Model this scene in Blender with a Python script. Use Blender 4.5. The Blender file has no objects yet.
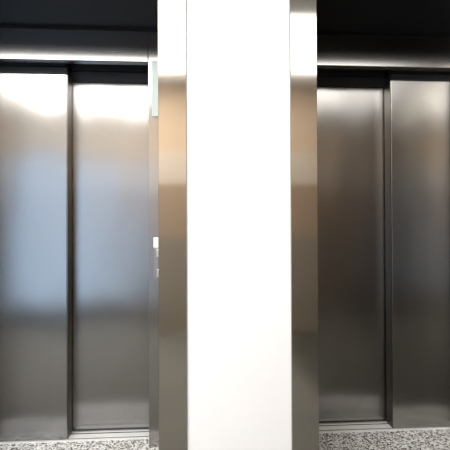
import bpy, bmesh, math
from mathutils import Matrix, Vector

scene = bpy.context.scene
col = scene.collection

# ------------------------------------------------------------------ materials
def new_mat(name):
    m = bpy.data.materials.new(name); m.use_nodes = True
    nt = m.node_tree
    for n in list(nt.nodes): nt.nodes.remove(n)
    out = nt.nodes.new('ShaderNodeOutputMaterial')
    b = nt.nodes.new('ShaderNodeBsdfPrincipled')
    nt.links.new(b.outputs[0], out.inputs[0])
    return m, nt, b

def ramp(nt, stops):
    r = nt.nodes.new('ShaderNodeValToRGB')
    e = r.color_ramp.elements
    while len(e) < len(stops): e.new(0.5)
    for i, (p, c) in enumerate(stops):
        e[i].position = p; e[i].color = (*c, 1) if len(c) == 3 else c
    return r

def coords(nt, scale, loc=(0, 0, 0)):
    tc = nt.nodes.new('ShaderNodeTexCoord')
    mp = nt.nodes.new('ShaderNodeMapping')
    mp.inputs['Scale'].default_value = scale
    mp.inputs['Location'].default_value = loc
    nt.links.new(tc.outputs['Object'], mp.inputs['Vector'])
    return mp.outputs[0]

def noise(nt, vec, scale, detail=2.0, rough=0.5):
    n = nt.nodes.new('ShaderNodeTexNoise')
    n.inputs['Scale'].default_value = scale
    n.inputs['Detail'].default_value = detail
    n.inputs['Roughness'].default_value = rough
    nt.links.new(vec, n.inputs['Vector'])
    return n

def steel(name, color, rough=0.3, aniso=0.75, brush=(900, 900, 3.0), wave=0.0, wave_seed=0.0):
    """Brushed stainless steel, vertical brushing: highlights smear sideways."""
    m, nt, b = new_mat(name)
    b.inputs['Metallic'].default_value = 1.0
    b.inputs['Anisotropic'].default_value = aniso
    n = noise(nt, coords(nt, brush), 1.0, 3.0, 0.6)
    r = ramp(nt, [(0.25, tuple(c * 0.99 for c in color)), (0.75, tuple(min(1, c * 1.01) for c in color))])
    nt.links.new(n.outputs['Fac'], r.inputs[0])
    nt.links.new(r.outputs[0], b.inputs['Base Color'])
    mr = nt.nodes.new('ShaderNodeMapRange')
    mr.inputs['To Min'].default_value = rough * 0.98
    mr.inputs['To Max'].default_value = rough * 1.02
    nt.links.new(n.outputs['Fac'], mr.inputs['Value'])
    nt.links.new(mr.outputs[0], b.inputs['Roughness'])
    t = nt.nodes.new('ShaderNodeCombineXYZ')
    t.inputs[0].default_value = 0.8; t.inputs[1].default_value = 0.6
    nt.links.new(t.outputs[0], b.inputs['Tangent'])
    if wave:
        w = noise(nt, coords(nt, (2.6, 1.0, 1.3), (wave_seed, 0, wave_seed)), 1.0, 1.0, 0.4)
        bp = nt.nodes.new('ShaderNodeBump')
        bp.inputs['Strength'].default_value = 1.0
        bp.inputs['Distance'].default_value = wave
        nt.links.new(w.outputs['Fac'], bp.inputs['Height'])
        nt.links.new(bp.outputs[0], b.inputs['Normal'])
    return m

def paint(name, color, rough=0.6, var=0.04, scale=6.0, spec=0.4):
    m, nt, b = new_mat(name)
    n = noise(nt, coords(nt, (1, 1, 1)), scale, 4.0)
    r = ramp(nt, [(0.3, tuple(c * (1 - var) for c in color)), (0.7, tuple(min(1, c * (1 + var)) for c in color))])
    nt.links.new(n.outputs['Fac'], r.inputs[0])
    nt.links.new(r.outputs[0], b.inputs['Base Color'])
    b.inputs['Roughness'].default_value = rough
    b.inputs['Specular IOR Level'].default_value = spec
    return m

def granite():
    m, nt, b = new_mat('speckled_granite')
    v = coords(nt, (1, 1, 1))
    vo = nt.nodes.new('ShaderNodeTexVoronoi')
    vo.inputs['Scale'].default_value = 125.0
    nt.links.new(v, vo.inputs['Vector'])
    sep = nt.nodes.new('ShaderNodeSeparateColor')
    nt.links.new(vo.outputs['Color'], sep.inputs[0])
    r = ramp(nt, [(0.0, (0.012, 0.012, 0.013)), (0.21, (0.07, 0.07, 0.07)), (0.30, (0.34, 0.33, 0.32)),
                  (0.40, (0.74, 0.73, 0.71)), (0.58, (0.97, 0.96, 0.945))])
    r.color_ramp.interpolation = 'CONSTANT'
    nt.links.new(sep.outputs[0], r.inputs[0])
    n = noise(nt, v, 60.0, 3.0, 0.6)
    r2 = ramp(nt, [(0.35, (0.72, 0.72, 0.72)), (0.65, (1, 1, 1))])
    nt.links.new(n.outputs['Fac'], r2.inputs[0])
    mx = nt.nodes.new('ShaderNodeMix'); mx.data_type = 'RGBA'; mx.blend_type = 'MULTIPLY'
    mx.inputs[0].default_value = 0.5
    nt.links.new(r.outputs[0], mx.inputs[6]); nt.links.new(r2.outputs[0], mx.inputs[7])
    nt.links.new(mx.outputs[2], b.inputs['Base Color'])
    b.inputs['Roughness'].default_value = 0.35
    return m

def wood(name, a, c):
    m, nt, b = new_mat(name)
    n = noise(nt, coords(nt, (14, 14, 0.9)), 1.0, 5.0, 0.6)
    r = ramp(nt, [(0.3, a), (0.7, c)])
    nt.links.new(n.outputs['Fac'], r.inputs[0])
    nt.links.new(r.outputs[0], b.inputs['Base Color'])
    b.inputs['Roughness'].default_value = 0.45
    return m

def glow(name, color, strength):
    m, nt, b = new_mat(name)
    b.inputs['Base Color'].default_value = (0.9, 0.9, 0.9, 1)
    b.inputs['Emission Color'].default_value = (*color, 1)
    b.inputs['Emission Strength'].default_value = strength
    return m

def glass(name, tint):
    m, nt, b = new_mat(name)
    b.inputs['Base Color'].default_value = (*tint, 1)
    b.inputs['Roughness'].default_value = 0.0
    b.inputs['IOR'].default_value = 1.02
    b.inputs['Transmission Weight'].default_value = 1.0
    return m

STEEL = (0.37, 0.36, 0.345)
M = dict(
    door=steel('brushed_door_steel', STEEL, 0.25, 0.88, wave=0.014, wave_seed=3.1),
    jamb=steel('brushed_jamb_steel', (0.46, 0.443, 0.41), 0.115, 0.85),
    frame=steel('brushed_frame_steel', (0.38, 0.37, 0.36), 0.22, 0.85),
    edge=steel('door_edge_steel', (0.17, 0.16, 0.145), 0.3, 0.5),
    sill=paint('satin_sill_aluminium', (0.86, 0.86, 0.85), 0.35, 0.02, 8.0, 0.6),
    dark=paint('shaded_soffit_paint', (0.008, 0.009, 0.012), 0.5, 0.05, 3.0, 0.2),  # right soffit: shaded copy, the dimmer side put into the colour
    navy=paint('lit_soffit_paint', (0.015, 0.0175, 0.023), 0.5, 0.05, 3.0, 0.2),  # left soffit: same finish, lighter and bluer to paint in window light
    housing=paint('dark_track_metal', (0.02, 0.021, 0.025), 0.5, 0.05),
    hanger=paint('dark_hanger_metal', (0.035, 0.037, 0.043), 0.45, 0.05),
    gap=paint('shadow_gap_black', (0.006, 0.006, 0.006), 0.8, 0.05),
    white=paint('white_plaster', (0.95, 0.95, 0.955), 0.55, 0.012, 3.0),
    tan=paint('tan_wall_paint', (0.72, 0.55, 0.395), 0.6, 0.02, 2.0),
    pale=paint('pale_board_paint', (0.72, 0.62, 0.51), 0.6, 0.02, 2.0),
    ceil=paint('ceiling_white', (0.88, 0.88, 0.87), 0.7, 0.01, 2.0),
    wood=wood('dark_brown_wood', (0.026, 0.0145, 0.008), (0.042, 0.024, 0.0135)),
    granite=granite(),
    plate=paint('pale_notice_acrylic', (0.62, 0.71, 0.695), 0.5, 0.01, 4.0),
    label=paint('white_label', (0.92, 0.93, 0.92), 0.4, 0.01, 4.0),
    plate_steel=steel('call_plate_steel', (0.46, 0.46, 0.45), 0.25, 0.6),
    button=steel('button_steel', (0.75, 0.75, 0.74), 0.3, 0.0),
    light=glow('luminous_panel', (1.0, 0.98, 0.95), 10.8),
    light_dim=glow('dimmer_luminous_panel', (1.0, 0.98, 0.95), 4.7),
    greige=paint('greige_wall_paint', (0.52, 0.51, 0.485), 0.6, 0.02, 2.0),
    edge_shade=paint('grey_edge_shade', (0.30, 0.295, 0.28), 0.6, 0.03),  # grey that paints the shaded edge between jamb and pillar
    tile_darkened=paint('darkened_lobby_floor', (0.075, 0.07, 0.058), 0.55, 0.1, 1.5),  # lobby floor colour darkened to dim the right doors' reflections
    tile=paint('grey_lobby_floor', (0.18, 0.175, 0.157), 0.55, 0.1, 1.5),
    wainscot=paint('grey_brown_wainscot', (0.30, 0.26, 0.21), 0.55, 0.04, 2.0),
    mid=paint('brown_wall_band', (0.40, 0.29, 0.20), 0.6, 0.03, 2.0),
    base=paint('dark_baseboard', (0.025, 0.023, 0.02), 0.5, 0.03),
    alu=paint('window_frame_grey', (0.25, 0.26, 0.28), 0.4, 0.03),
    glass=glass('clear_glass', (0.95, 0.98, 1.0)),
)

# ------------------------------------------------------------------ geometry helpers
def add_box(bm, x0, x1, y0, y1, z0, z1, bevel=0.0, segs=2):
    x0, x1 = sorted((x0, x1)); y0, y1 = sorted((y0, y1)); z0, z1 = sorted((z0, z1))
    r = bmesh.ops.create_cube(bm, size=1.0)
    vs = r['verts']
    bmesh.ops.transform(bm, verts=vs, matrix=Matrix.Translation(((x0+x1)/2, (y0+y1)/2, (z0+z1)/2))
                        @ Matrix.Diagonal((x1-x0, y1-y0, z1-z0, 1)))
    if bevel:
        es = list({e for v in vs for e in v.link_edges})
        bmesh.ops.bevel(bm, geom=es, offset=bevel, segments=segs, affect='EDGES', profile=0.5)

def add_disc(bm, c, r, depth, n=24, axis='Y'):
    g = bmesh.ops.create_cone(bm, cap_ends=True, segments=n, radius1=r, radius2=r*0.9, depth=depth)
    rot = Matrix.Rotation(math.pi/2, 4, 'X') if axis == 'Y' else Matrix.Identity(4)
    bmesh.ops.transform(bm, verts=g['verts'], matrix=Matrix.Translation(c) @ rot)

def add_profile(bm, pts, x0, x1):
    """Extrude a closed (y, z) profile along X."""
    a = [bm.verts.new((x0, y, z)) for y, z in pts]
    b = [bm.verts.new((x1, y, z)) for y, z in pts]
    n = len(pts)
    for i in range(n):
        bm.faces.new((a[i], a[(i+1) % n], b[(i+1) % n], b[i]))
    bm.faces.new(a); bm.faces.new(list(reversed(b)))
    bmesh.ops.recalc_face_normals(bm, faces=bm.faces)

def obj(name, bm, mat, parent=None, smooth=False):
    me = bpy.data.meshes.new(name)
    if parent is not None:                       # keep parts in the thing's local space
        bmesh.ops.translate(bm, verts=bm.verts, vec=-root_loc(parent))
    bm.to_mesh(me); bm.free()
    if smooth:
        for p in me.polygons: p.use_smooth = True
    me.materials.append(mat)
    o = bpy.data.objects.new(name, me)
    col.objects.link(o)
    if parent is not None: o.parent = parent
    return o

def root_loc(o):
    v = Vector(o.location)
    while o.parent is not None:
        o = o.parent; v += Vector(o.location)
    return v

def box(name, dims, mat, parent=None, bevel=0.0):
    bm = bmesh.new(); add_box(bm, *dims, bevel=bevel)
    return obj(name, bm, mat, parent)

def thing(name, label, cat, loc, group=None):
    o = bpy.data.objects.new(name, None); o.empty_display_size = 0.1
    col.objects.link(o); o.location = loc
    o['label'] = label; o['category'] = cat; o['kind'] = 'thing'
    if group: o['group'] = group
    return o

def struct(o):
    o['kind'] = 'structure'; return o

# ------------------------------------------------------------------ measured dimensions (metres)
D = 0.42                    # depth of the recess in front of the door frames
XL, XL2 = -0.1772, -0.0517  # left steel jamb on the pillar
XR2, XR = 0.4265, 0.5494    # right steel jamb on the pillar
HB, HT = 2.10, 2.2785       # door header bottom / top
YF, YB = 0.111, 0.209       # faces of the front and rear door panels
ZF, ZB = 2.065, 2.052       # visible tops of the panels
ROOM_L, ROOM_R, BACK, CEIL = -3.3, 3.5, -3.4, 2.85
THK = 0.0015

# ------------------------------------------------------------------ setting
WX0, WX1, WZ0, WZ1 = -2.65, -1.0, 0.13, 2.25      # window in the wall behind the camera
bm = bmesh.new(); add_box(bm, ROOM_L, ROOM_R, -0.2, 0.5, -0.1, 0.0)
struct(obj('floor', bm, M['granite']))
bm = bmesh.new(); add_box(bm, ROOM_L, 0.85, BACK - 0.1, -0.2, -0.1, 0.0)
struct(obj('floor_lobby', bm, M['tile']))
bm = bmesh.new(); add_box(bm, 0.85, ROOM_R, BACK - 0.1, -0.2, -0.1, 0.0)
struct(obj('floor_lobby_darkened', bm, M['tile_darkened']))  # unseen darker slab, added to darken what the right doors reflect
bm = bmesh.new(); add_box(bm, ROOM_L, WX1 + 0.3, BACK + 0.03, BACK + 0.55, 0.0, 0.008)
struct(obj('floor_threshold', bm, M['base']))
bm = bmesh.new(); add_box(bm, ROOM_L, ROOM_R, BACK, 0.5, CEIL, CEIL + 0.1)
struct(obj('ceiling', bm, M['ceil']))
# pillar between the lifts and the piers outside them
bm = bmesh.new(); add_box(bm, XL + 0.002, XR - 0.002, -D + 0.004, 0.4, 0, CEIL)
struct(obj('wall_center', bm, M['white']))
LEFT_END, RIGHT_END = XL - 1.05, XR + 1.08
bm = bmesh.new(); add_box(bm, ROOM_L, LEFT_END - 0.004, -D + 0.004, 0.4, 0, CEIL)
struct(obj('wall_left_pier', bm, M['white']))
bm = bmesh.new(); add_box(bm, RIGHT_END + 0.004, ROOM_R, -D + 0.004, 0.4, 0, CEIL)
struct(obj('wall_right_pier', bm, M['white']))
for nm, a, b in (('wall_over_left', LEFT_END, XL), ('wall_over_right', XR, RIGHT_END)):
    bm = bmesh.new(); add_box(bm, a, b, -D + 0.02, 0.4, HT + 0.035, CEIL)
    struct(obj(nm, bm, M['white']))
bm = bmesh.new(); add_box(bm, ROOM_L, ROOM_R, 0.4, 0.5, 0, CEIL)
struct(obj('wall_front', bm, M['gap']))
# lobby behind the camera
bm = bmesh.new()
add_box(bm, WX0, WX1, BACK - 0.1, BACK, 0, WZ0)
add_box(bm, WX1, 1.55, BACK - 0.1, BACK, 0, CEIL)
struct(obj('wall_back', bm, M['tan']))
bm = bmesh.new()
add_box(bm, WX0, WX1, BACK - 0.1, BACK, WZ1, CEIL)
add_box(bm, ROOM_L, WX0, BACK - 0.1, BACK, 0, CEIL)
struct(obj('wall_back_window', bm, M['greige']))
bm = bmesh.new(); add_box(bm, 1.55, ROOM_R, BACK - 0.1, BACK, 0, CEIL)
struct(obj('wall_back_panelled', bm, M['wood']))
bm = bmesh.new(); add_box(bm, WX1 + 0.05, 1.5, BACK, BACK + 0.02, 1.70, 2.07)
struct(obj('trim_1', bm, M['pale']))
bm = bmesh.new(); add_box(bm, WX1 + 0.05, 1.5, BACK, BACK + 0.015, 1.1, 1.70)
struct(obj('trim_2', bm, M['mid']))
bm = bmesh.new(); add_box(bm, WX1 + 0.05, 1.5, BACK, BACK + 0.02, 0.0, 1.10)
struct(obj('trim_3', bm, M['wainscot']))
bm = bmesh.new(); add_box(bm, ROOM_L, WX1 + 0.05, BACK, BACK + 0.025, 0, 0.13)
struct(obj('baseboard_back', bm, M['base']))
bm = bmesh.new(); add_box(bm, 2.75, 3.45, BACK, BACK + 0.03, 0, 1.8, 0.004)
struct(obj('dark_reflection_slab', bm, M['base']))  # unseen dark slab added to blacken the right front panel's reflection
bm = bmesh.new(); add_box(bm, ROOM_L - 0.1, ROOM_L, BACK, 0.5, 0, CEIL)
struct(obj('wall_left', bm, M['tan']))
bm = bmesh.new(); add_box(bm, ROOM_R, ROOM_R + 0.1, BACK, 0.5, 0, CEIL)
struct(obj('wall_right', bm, M['wood']))
# window behind the camera
bm = bmesh.new()
for a, b in ((WX0, WX0 + 0.05), (WX1 - 0.05, WX1), ((WX0 + WX1)/2 - 0.025, (WX0 + WX1)/2 + 0.025)):
    add_box(bm, a, b, BACK - 0.08, BACK - 0.02, WZ0, WZ1)
add_box(bm, WX0, WX1, BACK - 0.08, BACK - 0.02, WZ0, WZ0 + 0.05)
add_box(bm, WX0, WX1, BACK - 0.08, BACK - 0.02, WZ1 - 0.05, WZ1)
win = struct(obj('window_1', bm, M['alu']))

# ------------------------------------------------------------------ one lift, mirrored by s
def lift(s, x0, post_w, front_u, back_u, end_u, words):
    X = lambda u: x0 + s * u
    # --- outer surround: steel jambs wrapped round the recess, dark soffit
    su = thing('elevator_surround', words['surround'], 'door surround', (X(end_u/2), -D, 0), 'steel elevator surrounds')
    jw = abs(words['jamb_face'] - x0)
    for k, (ua, ub) in enumerate(((0.0, -jw), (end_u, end_u + 0.13))):
        bm = bmesh.new()
        add_box(bm, X(ua), X(ub), -D, -D + 0.003, 0, HT + 0.55, 0.0008, 1)                    # face sheet
        add_box(bm, X(ua), X(ua) - (0.0018 if X(ub) < X(ua) else -0.0018), -D + 0.003, -0.001, 0, HT)    # return into the recess
        obj('jamb', bm, M['jamb'], su)
    bx = X(-jw); box('edge_shade_strip', (bx, bx + s * -0.0035, -D + 0.0005, -D + 0.0036, 0, HT + 0.55), M['edge_shade'], su)  # thin grey strip drawn in for the shading along the jamb edge
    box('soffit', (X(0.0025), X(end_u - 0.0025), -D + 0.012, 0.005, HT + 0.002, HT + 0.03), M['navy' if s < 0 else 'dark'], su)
    box('fascia', (X(0.0025), X(end_u - 0.0025), -D, -D + 0.011, HT + 0.002, HT + 0.55), M['jamb'], su)
    # --- inner frame: header, two posts, track housing over the panels
    fr = thing('elevator_doorway', words['frame'], 'door frame', (X(end_u/2), 0, 0), 'inner door frames')
    bm = bmesh.new()
    add_box(bm, X(post_w), X(end_u - post_w), 0, 0.05, HB, HT - 0.003, 0.004, 3)
    obj('header', bm, M['frame'], fr)
    for ua, ub in ((0.003, post_w - 0.0006), (end_u - 0.003, end_u - post_w + 0.0006)):
        bm = bmesh.new(); add_box(bm, X(ua), X(ub), 0, 0.05, 0.001, HT - 0.003, 0.002, 2)
        obj('side_post', bm, M['frame'], fr)
    box('shadow_line_strip', (X(0.004), X(end_u - 0.004), -0.0012, -0.0002, HT - 0.012, HT + 0.001), M['gap'], fr)  # black strip painting the shadow line between header and soffit
    # dark returns beside the panels
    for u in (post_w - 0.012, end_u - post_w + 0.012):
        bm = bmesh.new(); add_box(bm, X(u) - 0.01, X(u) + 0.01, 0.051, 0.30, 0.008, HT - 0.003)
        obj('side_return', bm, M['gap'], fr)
    mid = front_u + 0.004
    box('track_housing', (X(post_w + 0.002), X(mid - 0.006), 0.165, 0.20, ZB + 0.063, HT - 0.01), M['housing'], fr)
    box('hanger_cover', (X(post_w + 0.012), X(mid + 0.3), 0.203, 0.24, ZB + 0.002, ZB + 0.061), M['hanger'], fr)
    box('track_housing', (X(mid), X(end_u - post_w - 0.002), 0.085, 0.15, ZF + 0.037, HT - 0.01), M['housing'], fr)
    box('hanger_cover', (X(mid - 0.002), X(end_u - post_w - 0.002), 0.105, 0.15, ZF + 0.002, ZF + 0.035), M['hanger'], fr)
    if words.get('screw'):
        bm = bmesh.new(); add_disc(bm, (words['screw'], 0.1625, 2.128), 0.006, 0.004, 16)
        obj('screw', bm, M['gap'], fr)
    # --- telescopic panels
    fp = thing('elevator_door_panel', words['front'], 'elevator door', (X(front_u + 0.24), YF, 0.008), 'sliding elevator door panels')
    bm = bmesh.new(); add_box(bm, X(front_u + 0.004), X(end_u - post_w - 0.003), YF, YF + 0.06, 0.008, ZF, 0.0025, 2)
    obj('face_sheet', bm, M['door'], fp)
    bm = bmesh.new(); add_box(bm, X(front_u), X(front_u + 0.0036), YF + 0.004, YF + 0.08, 0.009, ZF - 0.001)
    obj('edge_strip', bm, M['edge'], fp)
    bp = thing('elevator_door_panel', words['rear'], 'elevator door', (X(0.3), YB, 0.008), 'sliding elevator door panels')
    bm = bmesh.new(); add_box(bm, X(post_w + 0.001), X(front_u + 0.15), YB, YB + 0.03, 0.0118, ZB, 0.002, 2)
    obj('face_sheet', bm, M['door'], bp)
    bm = bmesh.new(); add_box(bm, X(post_w), X(front_u + 0.01), YB + 0.002, YB + 0.02, 0.009, 0.0115)
    obj('bottom_seal', bm, M['gap'], bp)
    # --- grooved sill
    sl = thing('door_sill', words['sill'], 'door sill', (X(end_u/2), 0.16, 0), 'grooved door sills')
    bm = bmesh.new()
    z = 0.0045; g = 0.001
    prof = [(0.098, 0.0), (0.098, z), (0.118, z), (0.118, g), (0.130, g), (0.130, z), (0.176, z), (0.176, g),
            (0.192, g), (0.192, z), (0.206, z), (0.206, g), (0.216, g), (0.216, z), (0.30, z), (0.30, 0.0)]
    add_profile(bm, prof, X(post_w + 0.001), X(end_u - post_w - 0.001))
    obj('sill_plate', bm, M['sill'], sl)
    for ya, yb in ((0.1185, 0.1295), (0.1765, 0.1915), (0.2065, 0.2155)):
        box('groove', (X(post_w + 0.0012), X(end_u - post_w - 0.0012), ya, yb, 0.0012, 0.002), M['gap'], sl)

lift(-1, XL, 0.2693 + XL, XL + 0.7338, XL + 0.7375, 1.05, dict(
    jamb_face=XL2, screw=-0.435,
    surround='left elevator surround with brushed steel jambs and a dark soffit with bluish window light painted in',
    frame='brushed steel inner door frame of the left elevator, with the small call buttons',
    front='left elevator front sliding panel with bluish window reflection, at the left picture edge',
    rear='left elevator rear sliding panel, pale brushed steel, beside the notice plate',
    sill='bright grooved metal sill under the left elevator door'))
lift(+1, XR, 0.0921, 1.1403 - XR, 1.1495 - XR, 1.08, dict(
    jamb_face=XR2,
    surround='right elevator surround with brushed steel jambs and a dark soffit with shade painted in',
    frame='dark inner door frame of the right elevator under the dark soffit',
    front='right elevator front sliding panel, darkest brown steel, at the right picture edge',
    rear='right elevator rear sliding panel, brown-tinted steel, next to the white pillar',
    sill='dull grey grooved metal sill under the right elevator door'))

# ------------------------------------------------------------------ notice plate and call plate on the left frame's post
nt_ = thing('notice_plate', 'tall narrow pale blue-green blank plate fixed high on the left door frame', 'plate', (-0.214, 0, 1.80))
box('acrylic_sheet', (-0.2489, -0.181, -0.0085, -0.0045, 1.80, 2.105), M['plate'], nt_, 0.0012)
box('backing', (-0.2470, -0.183, -0.0043, -0.0003, 1.803, 2.102), M['frame'], nt_)
cp = thing('call_button_plate', 'small steel call button plate with a white top label on the left door frame', 'call buttons', (-0.215, 0, 0.92))
box('face_plate', (-0.2400, -0.186, -0.004, -0.0003, 0.915, 1.084), M['plate_steel'], cp, 0.001)
box('label_tile', (-0.2425, -0.186, -0.006, -0.0003, 1.086, 1.142), M['label'], cp, 0.001)
for zc in (1.054, 0.945):
    box('button', (-0.2255, -0.192, -0.0075, -0.0042, zc - 0.02, zc + 0.02), M['button'], cp, 0.001)

# ------------------------------------------------------------------ light
for k, (cx, cy, w, d) in enumerate(((-1.54, -2.2, 2.82, 1.5), (0.93, -2.34, 1.98, 1.2))):
    t = thing('ceiling_light', ('large glowing ceiling panel over the left side of the lobby', 'large glowing ceiling panel over the right side of the lobby')[k], 'ceiling light', (cx, cy, CEIL - 0.03))
    box('diffuser', (cx - w/2, cx + w/2, cy - d/2, cy + d/2, CEIL - 0.03, CEIL - 0.012), (M['light'], M['light_dim'])[k], t)
    box('light_frame', (cx - w/2 - 0.02, cx + w/2 + 0.02, cy - d/2 - 0.02, cy + d/2 + 0.02, CEIL - 0.0115, CEIL - 0.001), M['label'], t)

w = bpy.data.worlds.new('daylight'); scene.world = w; w.use_nodes = True
bg = w.node_tree.nodes['Background']
bg.inputs[0].default_value = (0.50, 0.69, 0.95, 1); bg.inputs[1].default_value = 2.9
# ------------------------------------------------------------------ camera (solved from the photo)
yaw, pitch, roll, f = 0.0628, 0.0097, -0.0036, 430.0
F = Vector((math.sin(yaw)*math.cos(pitch), math.cos(yaw)*math.cos(pitch), math.sin(pitch)))
R0 = Vector((math.cos(yaw), -math.sin(yaw), 0)); U0 = R0.cross(F)
R = math.cos(roll)*R0 + math.sin(roll)*U0; U = -math.sin(roll)*R0 + math.cos(roll)*U0
cam = bpy.data.cameras.new('camera'); cam.sensor_width = 36; cam.lens = f/450*36; cam.clip_start = 0.02
co = bpy.data.objects.new('camera', cam); col.objects.link(co)
mw = Matrix.Identity(4)
for i in range(3):
    mw[i][0] = R[i]; mw[i][1] = U[i]; mw[i][2] = -F[i]
mw[0][3], mw[1][3], mw[2][3] = 0.0, -2.3649, 1.1844
co.matrix_world = mw
scene.camera = co

scene.view_settings.view_transform = 'Standard'
scene.view_settings.look = 'None'
scene.view_settings.exposure = 0.0
scene.cycles.max_bounces = 10
scene.cycles.use_denoising = True
